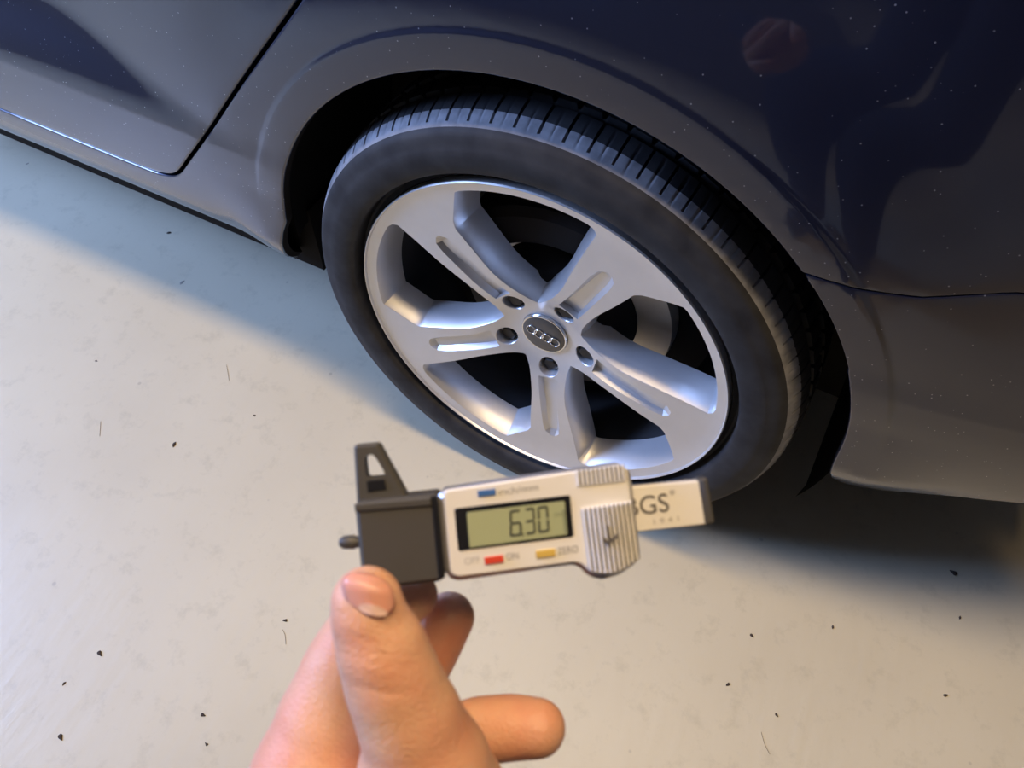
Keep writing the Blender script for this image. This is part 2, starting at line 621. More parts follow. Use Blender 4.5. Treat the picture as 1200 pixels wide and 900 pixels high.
bp_ = [(q[0], q[1] - SG) for q in SEAM[::-1]] + arc(RO, a_gap2, 6, 50)[0:] + [(0.3645, 0.345), (0.3685, 0.320), (0.375, 0.301), (0.389, 0.2875), (0.44, 0.300), (0.55, 0.340), (0.63, 0.375), (0.72, 0.40)]
body_panel('rear_bumper', clean(bp_))
# dark lower lip under the bumper
# wheel arch liner
lv, lf = revolve([(0.026, 0.370), (0.050, 0.378), (0.29, 0.385)], 90, a0=math.radians(-17), a1=math.radians(181))
k = len(lv)
lv = [WM.translation + Vector(q) for q in lv]
mbl = MB(); mbl.add(lv, lf)
# front lower corner of the liner hanging below the sill
mbl.box(-0.445, -0.374, 0.060, 0.29, 0.213, 0.33)
mbl.obj('wheel_arch_liner', M_black, car, sharp=40)
mb = MB()
mb.box(-0.42, 0.42, 0.29, 0.31, 0.10, 0.72)
mb.obj('inner_wing', M_black, car, smooth=False)
mb = MB()
mb.box(-1.48, -0.435, 0.068, 1.7, 0.20, 0.30)
mb.box(-1.48, -0.40, 0.05, 1.7, 0.30, 0.90)
mb.box(0.40, 0.66, 0.20, 1.7, 0.27, 0.90)
mb.box(-0.42, 0.42, 0.31, 1.7, 0.2, 0.9)
mb.box(-0.42, 0.42, 0.09, 0.31, 0.72, 0.9)
mb.obj('underbody', M_black, car, smooth=False)
# shoulder, glass and roof above the frame
yt = body_y(-0.5, 1.02)
mb = MB()
mb.add([(-1.48, yt, 1.0), (0.60, yt + 0.02, 1.0), (0.52, yt + 0.24, 1.40), (-1.40, yt + 0.20, 1.40)], [(0, 1, 2, 3)])
mb.add([(q[0], q[1] + 0.012, q[2]) for q in [(-1.48, yt, 1.0), (0.60, yt + 0.02, 1.0), (0.52, yt + 0.24, 1.40), (-1.40, yt + 0.20, 1.40)]], [(0, 3, 2, 1)])
mb.obj('side_window', M_glass, car, smooth=False)
mb = MB()
mb.add([(-1.48, yt + 0.20, 1.40), (0.50, yt + 0.24, 1.40), (0.45, 0.42, 1.47), (-1.48, 0.42, 1.50), (-1.48, 1.4, 1.50), (0.45, 1.4, 1.47), (0.45, 1.62, 1.38), (-1.48, 1.62, 1.38), (0.66, 1.75, 0.9), (-1.48, 1.75, 0.9)],
       [(0, 1, 2, 3), (3, 2, 5, 4), (4, 5, 6, 7), (7, 6, 8, 9)])
mb.obj('roof', M_paint, car)
mb = MB()
mb.add([(0.60, yt + 0.02, 1.0), (0.52, yt + 0.24, 1.40), (0.45, 0.42, 1.47), (0.45, 1.4, 1.47), (0.52, 1.55, 1.40), (0.66, 1.75, 1.0), (0.72, 1.6, 0.3), (0.72, 0.2, 0.3)], [(0, 1, 2, 3, 4, 5, 6, 7)])
mb.obj('tailgate', M_paint, car)

# ------------------------------------------------------------------ wheel: rim
PROF = spline([(0.0, 0.034), (0.034, 0.033), (0.05, 0.030), (0.065, 0.0245), (0.09, 0.017), (0.11, 0.0130), (0.15, 0.0090), (0.2, 0.006), (0.225, 0.0035), (0.2385, 0.0)])
SA = 65.5                                 # spoke axis angle of the first spoke
HW = spline([(0.054, 0.0335), (0.057, 0.0310), (0.063, 0.0280), (0.072, 0.0258), (0.09, 0.0243), (0.11, 0.0245), (0.15, 0.0300), (0.185, 0.0340), (0.222, 0.0375)])


def pol(r, a):
    return (r * math.cos(math.radians(a)), r * math.sin(math.radians(a)))


def window_outline(base):
    pts = []
    rs = [0.057, 0.060, 0.065, 0.072, 0.081, 0.09, 0.10, 0.11, 0.12, 0.13, 0.14, 0.15, 0.16, 0.17, 0.18, 0.19, 0.2, 0.21, 0.219]
    low = [pol(r, base + SA - 72 + math.degrees(math.asin(HW(r) / r))) for r in rs]
    up = [pol(r, base + SA - math.degrees(math.asin(HW(r) / r))) for r in rs if r < 0.187]
    pts = [pol(0.0552, base + 29.5)] + low
    pts += [pol(0.2245, base + 4.6), pol(0.2268, base + 6.5)]
    pts += [pol(0.2268, base + 6.5 + (44.2 - 6.5) * i / 18) for i in range(1, 19)]
    pts += [pol(0.2255, base + 45.7), pol(0.215, base + 47.8), pol(0.20, base + 51.0), pol(0.1895, base + 53.6)]
    pts += up[::-1]
    return pts


wins = [window_outline(72 * k) for k in range(5)]
bolts_c = [pol(0.0575, SA + 0.4 + 72 * k) for k in range(5)]
holes = [[(c[0] + 0.0142 * math.cos(t_ * math.pi / 12), c[1] + 0.0142 * math.sin(t_ * math.pi / 12)) for t_ in range(24)] for c in bolts_c]


def spk(k, t_, w_):
    a = math.radians(SA + 72 * k)
    return (t_ * math.cos(a) - w_ * math.sin(a), t_ * math.sin(a) + w_ * math.cos(a))


def sym(pr):
    return pr + [(t_, -w_) for t_, w_ in pr[::-1]]


chan_t, chan_f = [], []
for k in range(5):
    chan_t.append(resample([spk(k, *q) for q in sym([(0.0735, 0.0138), (0.12, 0.0128), (0.160, 0.0125), (0.180, 0.0095)])], 0.008))
    chan_f.append(resample([spk(k, *q) for q in sym([(0.0742, 0.0105), (0.12, 0.0085), (0.158, 0.0075), (0.171, 0.0055)])], 0.008))
cap_c = [pol(0.0315, 6 * i) for i in range(60)]
outer = [pol(0.2385, 2 * i) for i in range(180)]
st = []
allc = [q for w_ in wins for q in resample(w_, 0.004)] + [q for h in holes for q in h] + [q for h in chan_t for q in resample(h, 0.003)] + cap_c + outer
grid = {}
for q in allc:
    grid.setdefault((int(q[0] // 0.006), int(q[1] // 0.006)), []).append(q)
rr = 0.037
row = 0
while rr < 0.236:
    nseg = max(8, int(2 * math.pi * rr / 0.0065))
    for i in range(nseg):
        q = pol(rr, 360 * (i + 0.5 * (row % 2)) / nseg)
        c = (int(q[0] // 0.006), int(q[1] // 0.006))
        if any((o_[0] - q[0]) ** 2 + (o_[1] - q[1]) ** 2 < 0.0033 ** 2 for dx in (-1, 0, 1) for dy in (-1, 0, 1) for o_ in grid.get((c[0] + dx, c[1] + dy), ())):
            continue
        if any(pip(q[0], q[1], w_) for w_ in wins) or any(pip(q[0], q[1], w_) for w_ in holes) or any(pip(q[0], q[1], w_) for w_ in chan_t):
            continue
        st.append(q)
    rr += 0.0058
    row += 1
vs, fs = cdt(outer, holes=wins + holes + [cap_c], polys=chan_t + chan_f, steiner=st)
floor_pts = {(round(q[0], 6), round(q[1], 6)) for h in chan_f for q in h}


def face_y(x, z, fl_=False):
    y = PROF(math.hypot(x, z))
    return y + 0.0075 if fl_ else y


RV = []
for q in vs:
    isf = (round(q.x, 6), round(q.y, 6)) in floor_pts
    r_ = math.hypot(q.x, q.y)
    RV.append(Vector((q.x, face_y(q.x, q.y) + (0.0085 * (1 - 0.35 * sstep(0.12, 0.17, r_)) if isf else 0), q.y)))
mb = MB(); mb.add(RV, fs)


def wall(poly, rings, close=False):
    """poly: closed 2D outline on the rim face; rings: (depth, inward offset); walls lead into the wheel"""
    m_ = len(poly)
    ar = sum(poly[i][0] * poly[(i + 1) % m_][1] - poly[(i + 1) % m_][0] * poly[i][1] for i in range(m_))
    s_ = 1 if ar > 0 else -1
    nrm = []
    for i in range(m_):
        a_ = Vector(poly[i - 1]); b_ = Vector(poly[i]); c_ = Vector(poly[(i + 1) % m_])
        d1 = (b_ - a_).normalized(); d2 = (c_ - b_).normalized()
        n1_ = Vector((-d1.y, d1.x)) * s_; n2_ = Vector((-d2.y, d2.x)) * s_
        nn = (n1_ + n2_)
        nn = nn / max(0.5, nn.length_squared / 2) if nn.length > 0.2 else n1_
        nrm.append(nn)
    vv = []
    for dpt, off in rings:
        for q, nn in zip(poly, nrm):
            x, z = q[0] + nn.x * off, q[1] + nn.y * off
            vv.append((x, PROF(math.hypot(*q)) * (1 if dpt < 0.02 else 0.6) + dpt, z))
    ff = []
    for j in range(len(rings) - 1):
        for i in range(m_):
            i2 = (i + 1) % m_
            ff.append((j * m_ + i, j * m_ + i2, (j + 1) * m_ + i2, (j + 1) * m_ + i))
    if close:
        ff.append(tuple(range((len(rings) - 1) * m_, len(rings) * m_)))
    mb.add(vv, ff)


for w_ in wins:
    wall(w_, [(0, 0), (0.0008, 0.0006), (0.026, 0.0055), (0.046, 0.0095), (0.048, 0.0060)])
for h in holes:
    wall(h, [(0, 0), (0.001, 0.0008), (0.014, 0.0016)], close=True)
wall(cap_c, [(0, 0), (0.003, 0.0005)], close=True)
lipv, lipf = revolve([(0.0, 0.2385), (-0.0030, 0.2394), (-0.0036, 0.2404), (-0.0020, 0.2416), (0.012, 0.2405), (0.016, 0.232)], 180)
mb.add(lipv, lipf)
mb.xform(WM)
me = bpy.data.meshes.new('alloy_rim')
me.from_pydata([tuple(q) for q in mb.v], [], mb.f)
bm = bmesh.new(); bm.from_mesh(me)
bmesh.ops.remove_doubles(bm, verts=bm.verts, dist=0.00005)
bmesh.ops.recalc_face_normals(bm, faces=bm.faces)
bm.to_mesh(me); bm.free()
rim = link_mesh('alloy_rim', me, M_rim, car, True, 26)
rim['label'] = 'silver five-spoke alloy rim with grooved spokes'
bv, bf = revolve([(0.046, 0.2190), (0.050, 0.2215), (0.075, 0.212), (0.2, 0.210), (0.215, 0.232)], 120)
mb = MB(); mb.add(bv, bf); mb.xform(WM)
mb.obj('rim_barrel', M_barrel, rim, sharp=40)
for k, c in enumerate(bolts_c):
    yb = PROF(0.0575) + 0.0138
    hv = []
    R6 = 0.0105
    mb = MB()
    mb.add(*revolve([(yb, 0.0128), (yb - 0.003, 0.0128), (yb - 0.0035, 0.0098)], 24))
    ring = lambda r_, y_: [(r_ * math.cos(math.radians(60 * i + 12)), y_, r_ * math.sin(math.radians(60 * i + 12))) for i in range(6)]
    mb.add(ring(R6, yb - 0.003) + ring(R6, yb - 0.0085) + ring(R6 * 0.86, yb - 0.0098) + [(0, yb - 0.0104, 0)],
           [(i, (i + 1) % 6, 6 + (i + 1) % 6, 6 + i) for i in range(6)] + [(6 + i, 6 + (i + 1) % 6, 12 + (i + 1) % 6, 12 + i) for i in range(6)] + [(12 + i, 12 + (i + 1) % 6, 18) for i in range(6)])
    mb.xform(WM @ Matrix.Translation((c[0], 0, c[1])))
    mb.obj('wheel_bolt', M_bolt, rim, sharp=30)
mb = MB()
mb.add(*revolve([(0.0365, 0.0308), (0.0300, 0.0308), (0.0290, 0.0300), (0.0292, 0.0288)], 60))
mb.xform(WM)
mb.obj('cap_rim', M_chrome, rim, sharp=40)
mb = MB()
mb.add(*revolve([(0.0345, 0.0290), (0.0295, 0.0288), (0.0285, 0.0270), (0.0278, 0.018), (0.0275, 0.0)], 60))
mb.xform(WM)
cc = mb.obj('centre_cap', M_cap, rim, sharp=50)
cc['label'] = 'dark grey centre cap'
for k in range(4):
    # interlocking emblem rings lie flat on the cap
    cx = (k - 1.5) * 0.0108
    ca = math.radians(-10)
    tv, tf = [], []
    N, K = 32, 8
    for i in range(N):
        a = 2 * math.pi * i / N
        for j in range(K):
            t_ = 2 * math.pi * j / K
            rr_ = 0.0066 + 0.0008 * math.cos(t_)
            x, z = cx + rr_ * math.cos(a), rr_ * math.sin(a)
            tv.append((x * math.cos(ca) - z * math.sin(ca), 0.0273 + 0.0009 * math.sin(t_) - 0.0002 * k, x * math.sin(ca) + z * math.cos(ca)))
    for i in range(N):
        for j in range(K):
            tf.append((i * K + j, ((i + 1) % N) * K + j, ((i + 1) % N) * K + (j + 1) % K, i * K + (j + 1) % K))
    mb = MB(); mb.add(tv, tf); mb.xform(WM)
    mb.obj('emblem_ring', M_chrome, rim)

# brake behind the spokes
mb = MB()
mb.add(*revolve([(0.098, 0.098), (0.088, 0.100), (0.088, 0.144), (0.098, 0.145), (0.11, 0.145)], 90)); mb.xform(WM)
bd = mb.obj('brake_disc', M_disc, car, sharp=30)
mb = MB()
mb.add(*revolve([(0.10, 0.101), (0.086, 0.0995), (0.060, 0.080), (0.055, 0.07), (0.055, 0.0)], 60)); mb.xform(WM)
mb.obj('disc_hat', M_hat, bd, sharp=30)
mb = MB()
seg = 14
for lay in range(2):
    pass
prof_c = [(0.060, 0.118), (0.055, 0.13), (0.055, 0.158), (0.062, 0.168), (0.13, 0.168), (0.13, 0.118), (0.060, 0.118)]
cv, cf = revolve(prof_c, seg, a0=math.radians(46), a1=math.radians(140))
mb.add(cv, cf)
kk = len(prof_c)
mb.add([cv[j] for j in range(kk - 1)], [tuple(range(kk - 1))])
mb.add([cv[seg * kk + j] for j in range(kk - 1)], [tuple(range(kk - 1))])
mb.xform(WM)
mb.obj('brake_caliper', M_hat, car, sharp=35)
mb = MB()
mb.add(*revolve([(0.115, 0.06), (0.115, 0.19)], 60)); mb.xform(WM)
mb.obj('brake_backplate', M_hat, car)

# ------------------------------------------------------------------ tyre
TP = [(0.016, 0.2330), (0.0125, 0.2385), (0.0090, 0.2425), (0.0120, 0.2475), (0.0115, 0.2505), (0.0060, 0.2522), (-0.0055, 0.2530), (-0.0085, 0.2545), (-0.0102, 0.2570),
      (-0.0120, 0.2620), (-0.0132, 0.2690), (-0.0134, 0.2760), (-0.0128, 0.2830), (-0.0124, 0.2838), (-0.0112, 0.2900), (-0.0095, 0.2955), (-0.0080, 0.2990), (-0.0062, 0.3008),
      (-0.0040, 0.3030), (0.0010, 0.3062), (0.0065, 0.3092), (0.0130, 0.3120), (0.0230, 0.3145), (0.0330, 0.3158), (0.0348, 0.3160), (0.0362, 0.3088), (0.0440, 0.3088), (0.0455, 0.3168),
      (0.0560, 0.3174), (0.0700, 0.3178), (0.0720, 0.3182), (0.0735, 0.3100), (0.0830, 0.3100), (0.0845, 0.3184), (0.1050, 0.3186), (0.1250, 0.3184), (0.1265, 0.3100), (0.1360, 0.3100),
      (0.1375, 0.3178), (0.1650, 0.3165), (0.1665, 0.3088), (0.1740, 0.3088), (0.1755, 0.3158), (0.1950, 0.3120), (0.2050, 0.3080), (0.2180, 0.2960), (0.2240, 0.2760), (0.2200, 0.2550), (0.2080, 0.2400), (0.2040, 0.2330)]
NB = 78
PER = 16


def tread(i, j, y, r):
    if r > 0.3035 and (18 <= j <= 24 or 42 <= j <= 44):
        ph = (i + 0) % PER
        depth = 0.0
        if ph == 0:
            depth = 0.0058 if j >= 20 else 0.0
        elif ph in (8,) and 19 <= j <= 22:
            depth = 0.0008
        return (y, r - depth) if j > 19 else (y + depth * 0.7, r - depth * 0.5)
    if 27 <= j <= 39:
        ph = (i + int((y - 0.045) * 180)) % PER
        if ph in (2, 3, 4) and r > 0.314:
            return y, r - 0.005
    return y, r


tv, tf = revolve(TP, NB * PER, fn=tread)
mb = MB(); mb.add(tv, tf); mb.xform(WM)
ty = mb.obj('tyre', M_tyre, car, sharp=32)
M_tread = mat('dusty_lit_tread_rubber', (0.15, 0.15, 0.155), 0.75)  # dusty rubber, with the light on the shoulder also put into the colour
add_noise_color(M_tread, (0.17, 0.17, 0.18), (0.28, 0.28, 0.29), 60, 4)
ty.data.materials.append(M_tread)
nprof = len(TP) - 1
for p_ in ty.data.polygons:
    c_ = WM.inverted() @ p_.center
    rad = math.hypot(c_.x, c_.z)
    if rad > 0.3030 and c_.y < 0.0145:  # lit shoulder only; tread shaded by the arch keeps the dark rubber
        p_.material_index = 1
ty['label'] = 'black rubber tyre with grooved tread'

# ------------------------------------------------------------------ hand-held gauge
def cp(u, v, D):
    """world point seen at photo pixel (u, v) at depth D along the view axis"""
    return CAM + CR @ Vector(((u - 600) / FPX * D, (450 - v) / FPX * D, -D))


def cl(x, y, z):
    return CAM + CR @ Vector((x, y, z))


GD = 0.214                                # depth of the gauge's front face
PX = GD / FPX
phi = math.radians(7.6)
GM = Matrix.Translation(cp(620, 620, GD)) @ CR.to_4x4() @ Matrix.Rotation(phi, 4, 'Z')
GI = GM.inverted()
gauge = empty('tread_depth_gauge', (0, 0, 0), 'small digital tread depth gauge with grey display held between thumb and finger', 'gauge')
gauge.matrix_basis = GM


def gp(u, v, h):
    """gauge point: pixel position on the front plane, h metres towards (+) the viewer, moved along the gauge normal"""
    q = GI @ cp(u, v, GD)
    return Vector((q.x, q.y, h))


def prism(name, poly, h0, h1, m, bev=0.0005, parent=gauge, holes=(), sharp=35, rnd=0):
    """poly in px; h0 back, h1 front (metres)"""
    P = [gp(u, v, 0).to_2d() for u, v in poly]
    ar = sum(P[i].x * P[(i + 1) % len(P)].y - P[(i + 1) % len(P)].x * P[i].y for i in range(len(P)))
    if ar < 0:
        P = P[::-1]
    H = [[gp(u, v, 0).to_2d() for u, v in h] for h in holes]
    mb = MB()

    def inset(Q, d):
        out = []
        for i in range(len(Q)):
            a_, b_, c_ = Q[i - 1], Q[i], Q[(i + 1) % len(Q)]
            d1 = (b_ - a_).normalized(); d2 = (c_ - b_).normalized()
            nn = Vector((-d1.y - d2.y, d1.x + d2.x))
            nn = nn / max(0.4, nn.length_squared / 2)
            out.append(b_ + nn * d)
        return out
    front = inset(P, bev)
    vs, fs = cdt([tuple(q) for q in front], holes=[[tuple(q) for q in h] for h in H])
    mb.add([(q.x, q.y, h1) for q in vs], fs)
    vs, fs = cdt([tuple(q) for q in P], holes=[[tuple(q) for q in h] for h in H])
    mb.add([(q.x, q.y, h0) for q in vs], fs)
    m_ = len(P)
    vv = [(q.x, q.y, h1) for q in front] + [(q.x, q.y, h1 - bev) for q in P] + [(q.x, q.y, h0) for q in P]
    mb.add(vv, [(j * m_ + i, j * m_ + (i + 1) % m_, (j + 1) * m_ + (i + 1) % m_, (j + 1) * m_ + i) for j in (0, 1) for i in range(m_)])
    for h in H:
        m_ = len(h)
        mb.add([(q.x, q.y, h1) for q in h] + [(q.x, q.y, h0) for q in h], [(i, (i + 1) % m_, m_ + (i + 1) % m_, m_ + i) for i in range(m_)])
    mb.xform(GM)
    me = bpy.data.meshes.new(name)
    me.from_pydata([tuple(q) for q in mb.v], [], mb.f)
    bm = bmesh.new(); bm.from_mesh(me)
    bmesh.ops.remove_doubles(bm, verts=bm.verts, dist=1e-6)
    bmesh.ops.recalc_face_normals(bm, faces=bm.faces)
    bm.to_mesh(me); bm.free()
    return link_mesh(name, me, m, parent, True, sharp)


def roundp(poly, r, n_=4):
    """round the corners of a px polygon"""
    out = []
    for i in range(len(poly)):
        a_, b_, c_ = Vector(poly[i - 1]), Vector(poly[i]), Vector(poly[(i + 1) % len(poly)])
        rr_ = min(r, (a_ - b_).length * 0.45, (c_ - b_).length * 0.45)
        s_ = b_ + (a_ - b_).normalized() * rr_
        e_ = b_ + (c_ - b_).normalized() * rr_
        for k_ in range(n_ + 1):
            t_ = k_ / n_
            out.append(tuple(s_.lerp(b_, t_).lerp(b_.lerp(e_, t_), t_)))
    return out


M_gdark = mat('gauge_dark_plastic', (0.060, 0.056, 0.050), 0.5)
M_gface = mat('gauge_silver_face', (0.80, 0.77, 0.71), 0.38, 0.1)
M_gside = mat('gauge_silver_side', (0.50, 0.49, 0.52), 0.3, 0.6)
M_gblack = mat('gauge_black', (0.012, 0.012, 0.013), 0.25)
M_lcd = mat('lcd_green', (0.36, 0.39, 0.22), 0.25)
M_seg = mat('lcd_segment', (0.035, 0.04, 0.035), 0.5)
M_unitrefl = mat('lcd_unit_and_reflection', (0.20, 0.23, 0.14), 0.5)  # faint unit lettering, and the reflection painted on the display
M_ggap = mat('gauge_rib_gap', (0.16, 0.155, 0.15), 0.5)
M_red = mat('button_red', (0.62, 0.06, 0.03), 0.4)
M_blue = mat('button_blue', (0.05, 0.14, 0.36), 0.4)
M_yel = mat('button_yellow', (0.62, 0.42, 0.09), 0.4)
M_print = mat('print_grey', (0.26, 0.25, 0.24), 0.6)
M_printd = mat('print_dark', (0.10, 0.09, 0.085), 0.6)
M_printf = mat('print_faint', (0.46, 0.44, 0.41), 0.6)

# base block and hanging ear
ear = roundp([(409.5, 523.5), (439, 521), (474, 585), (474, 610), (415, 612)], 4)
hole = roundp([(422.5, 541), (424, 536), (433, 534.5), (437, 539), (447, 556), (446.5, 561), (425, 562.5)], 4)
hole2 = [(425.5, 566), (447, 564), (450, 577), (427, 580)]
eb = prism('base_block', roundp([(414.5, 590), (511, 580), (521.5, 677), (515, 683), (440, 692), (424, 690)], 5), -0.0135, -0.0006, M_gdark, 0.0012)
prism('hanging_ear', ear, -0.0105, -0.0050, M_gdark, 0.0008, parent=eb, holes=[hole])
prism('ear_recess', hole2, -0.0055, -0.0047, M_gblack, 0.0002, parent=eb)
prism('ear_step', [(415, 591), (505, 583), (506, 593), (416, 600)], -0.0010, 0.0002, M_gdark, 0.0004, parent=eb)
prism('block_edge', [(505, 582), (512.5, 581), (521.5, 677), (514, 680)], -0.001, 0.0002, M_gblack, 0.0004, parent=eb)
# probe pin at the left
mb = MB()
pa, pb = gp(424, 640, -0.006), gp(391, 641, -0.006)
ax = (pb - pa); L_ = ax.length
pv, pf = revolve([(0, 0.0017), (L_ * 0.35, 0.0017), (L_ * 0.45, 0.0021), (L_ * 0.8, 0.0019), (L_ * 0.96, 0.0011), (L_, 0.0)], 16)
q_ = Vector((0, 1, 0)).rotation_difference(ax.normalized()).to_matrix().to_4x4()
mb.add(pv, pf); mb.xform(GM @ Matrix.Translation(pa) @ q_)
mb.obj('probe_pin', M_gdark, gauge, sharp=40)
# housing
side = [(512, 583), (517, 577), (729, 546.5), (740, 553), (752, 654), (746, 663), (727, 676), (706, 682), (690, 677), (680, 667), (672, 664), (536, 683), (526, 680), (521, 672)]
hs = prism('housing', roundp(side, 5), -0.013, -0.0012, M_gside, 0.0012)
face = [(518.5, 575), (727, 544.5), (735, 549), (748, 651), (740, 661), (722, 670), (704, 674.5), (691, 671), (682, 662), (674, 659.5), (536, 677), (527, 672)]
fp = prism('face_plate', roundp(face, 6), -0.0014, 0.0, M_gface, 0.0005, parent=gauge)
prism('display_bezel', roundp([(532, 596), (668, 580), (672.5, 629), (537, 646)], 3), -0.0004, 0.0002, M_gblack, 0.0001, parent=fp)
prism('display', roundp([(547, 600.5), (661.5, 587), (665, 626), (550.5, 641.5)], 2), 0.0001, 0.0003, M_lcd, 0.00003, parent=fp)
prism('button', [(559.5, 575), (580.5, 572.5), (581.5, 579.5), (560.5, 582.2)], -0.0004, 0.0005, M_blue, 0.0001, parent=fp)
prism('button', [(567.5, 653), (589.5, 650), (590.5, 658.5), (568.5, 661.5)], -0.0004, 0.0005, M_red, 0.0001, parent=fp)
prism('button', [(627.5, 645.5), (650, 642.5), (651, 651), (628.5, 654)], -0.0004, 0.0005, M_yel, 0.0001, parent=fp)


def q4(Q, s_, t_):
    """bilinear px point in a quad (tl, tr, br, bl)"""
    a_ = Vector(Q[0]).lerp(Vector(Q[1]), s_)
    b_ = Vector(Q[3]).lerp(Vector(Q[2]), s_)
    return tuple(a_.lerp(b_, t_))


# grip ribs: upper row and the broad lower field
prism('rib_ground', [(675, 551.6), (731.5, 544.6), (734, 562.6), (677, 569.6)], -0.001, 0.00015, M_ggap, 0.0001, parent=fp)
top_q = [(674, 551.5), (732, 544.3), (734.5, 563), (676, 570)]
for i in range(11):
    s0 = (i + 0.12) / 11
    s1 = (i + 0.70) / 11
    prism('rib', [q4(top_q, s0, 0), q4(top_q, s1, 0), q4(top_q, s1, 1), q4(top_q, s0, 1)], -0.001, 0.0007, M_gface, 0.0002, parent=fp)
low_q = [(681, 596), (741, 587), (751, 662), (691, 676)]
for i in range(11):
    s0 = (i + 0.10) / 11
    s1 = (i + 0.66) / 11
    bot = 0.88 + 0.12 * math.sin(math.pi * (i + 0.9) / 11.5)
    hh = 0.0009 + 0.0012 * math.sin(math.pi * (i + 0.5) / 11)
    prism('rib', [q4(low_q, s0, 0), q4(low_q, s1, 0), q4(low_q, s1, bot), q4(low_q, s0, bot)], -0.001, hh, M_gface, 0.00035, parent=fp)
prism('rib_ground', [q4(low_q, 0, 0.01), q4(low_q, 1, 0.01), q4(low_q, 1, 0.9), q4(low_q, 0.55, 1), q4(low_q, 0, 0.9)], -0.001, 0.00015, M_ggap, 0.0001, parent=fp)
for pl in ([(709, 615), (712, 614), (715, 630), (712, 631)], [(712, 632), (722, 624), (723, 627), (713, 636)], [(705, 629), (708, 628), (714, 637), (711, 638)]):
    prism('arrow_mark', pl, 0.0018, 0.00235, M_printd, 0.00005, parent=fp)
# beam that slides out at the right
bm_ = prism('beam', roundp([(735, 574), (823.5, 565.5), (831.5, 617.5), (740, 628)], 2), -0.0075, -0.0040, M_gface, 0.0003)
prism('beam_end_cap', roundp([(822, 564), (833, 562), (842, 615.5), (830.5, 619)], 2), -0.0085, -0.0036, M_gdark, 0.0005, parent=bm_)


def text_on(name, s, ul, vb, wpx, hpx, h, m, parent, bold=0.0, skew=0.0):
    """flat lettering: left px, baseline px, width and height in px"""
    cu = bpy.data.curves.new(name, 'FONT')
    cu.body = s
    cu.size = 1.0
    cu.offset = bold
    cu.extrude = 0.0
    o = bpy.data.objects.new(name, cu)
    COL.objects.link(o)
    dg = bpy.context.evaluated_depsgraph_get()
    me = bpy.data.meshes.new_from_object(o.evaluated_get(dg))
    COL.objects.unlink(o)
    bpy.data.objects.remove(o)
    xs = [q.co.x for q in me.vertices]; ys = [q.co.y for q in me.vertices]
    x0, x1, y0, y1 = min(xs), max(xs), min(ys), max(ys)
    org = gp(ul, vb, h)
    for q in me.vertices:
        X = (q.co.x - x0) / (x1 - x0) * wpx * PX
        Y = (q.co.y - y0) / (y1 - y0) * hpx * PX
        q.co = GM @ Vector((org.x + X + skew * Y, org.y + Y, h))
    me.name = name
    return link_mesh(name, me, m, parent, False)


text_on('lettering', 'inch/mm', 584.5, 580.5, 47, 8, 0.00012, M_print, fp)
text_on('lettering', 'OFF', 545, 662, 18, 8, 0.00012, M_printf, fp)
text_on('lettering', 'ON', 594, 656.5, 14, 8, 0.00012, M_print, fp)
text_on('lettering', 'ZERO', 654, 650, 24, 8, 0.00012, M_print, fp)
text_on('lettering', 'BGS', 737.5, 608.5, 51, 22, -0.0038, M_printd, bm_, 0.0)
text_on('lettering', '\u00ae', 788.5, 582.5, 6, 6, -0.0038, M_print, bm_)
text_on('lettering', '1 9 4 1', 769.5, 617.5, 30, 6.5, -0.0038, M_printf, bm_)
# seven segment digits
SEG = {'6': 'afgcde', '3': 'abgcd', '0': 'abcdef'}


def digit(ch, Q):
    t_ = 0.20
    tv_ = 0.095
    shp = {'a': (0.12, 0.0, 0.88, tv_), 'd': (0.12, 1 - tv_, 0.88, 1.0), 'g': (0.12, 0.5 - tv_ / 2, 0.88, 0.5 + tv_ / 2),
           'f': (0.0, 0.04, t_, 0.47), 'b': (1 - t_, 0.04, 1.0, 0.47), 'e': (0.0, 0.53, t_, 0.96), 'c': (1 - t_, 0.53, 1.0, 0.96)}
    mb = MB()
    for s_ in SEG[ch]:
        x0, y0, x1, y1 = shp[s_]
        mb.add([gp(*q4(Q, a_, b_), 0.00036) for a_, b_ in ((x0, y0), (x1, y0), (x1, y1), (x0, y1))], [(0, 1, 2, 3)])
    mb.xform(GM)
    mb.obj('display_digit', M_seg, fp, smooth=False)


digit('6', [(597, 598), (610.5, 596.3), (612, 627.5), (597.5, 629.3)])
digit('3', [(614.8, 595.5), (626, 594), (628, 625.2), (615.5, 627)])
digit('0', [(629.5, 593.6), (642, 592), (644, 623), (631, 625)])
prism('display_point', [(611.6, 625), (613.6, 624.7), (613.9, 628), (611.9, 628.3)], 0.00025, 0.00036, M_seg, 0.00002, parent=fp)
text_on('display_unit', 'mm', 650, 606, 11, 5, 0.00034, M_unitrefl, fp)
prism('display_reflection', [(659, 597), (662, 596.6), (664, 624), (661.5, 624.3)], 0.00025, 0.00034, M_unitrefl, 0.00002, parent=fp)  # edge of a reflection on the display, painted as a faint strip

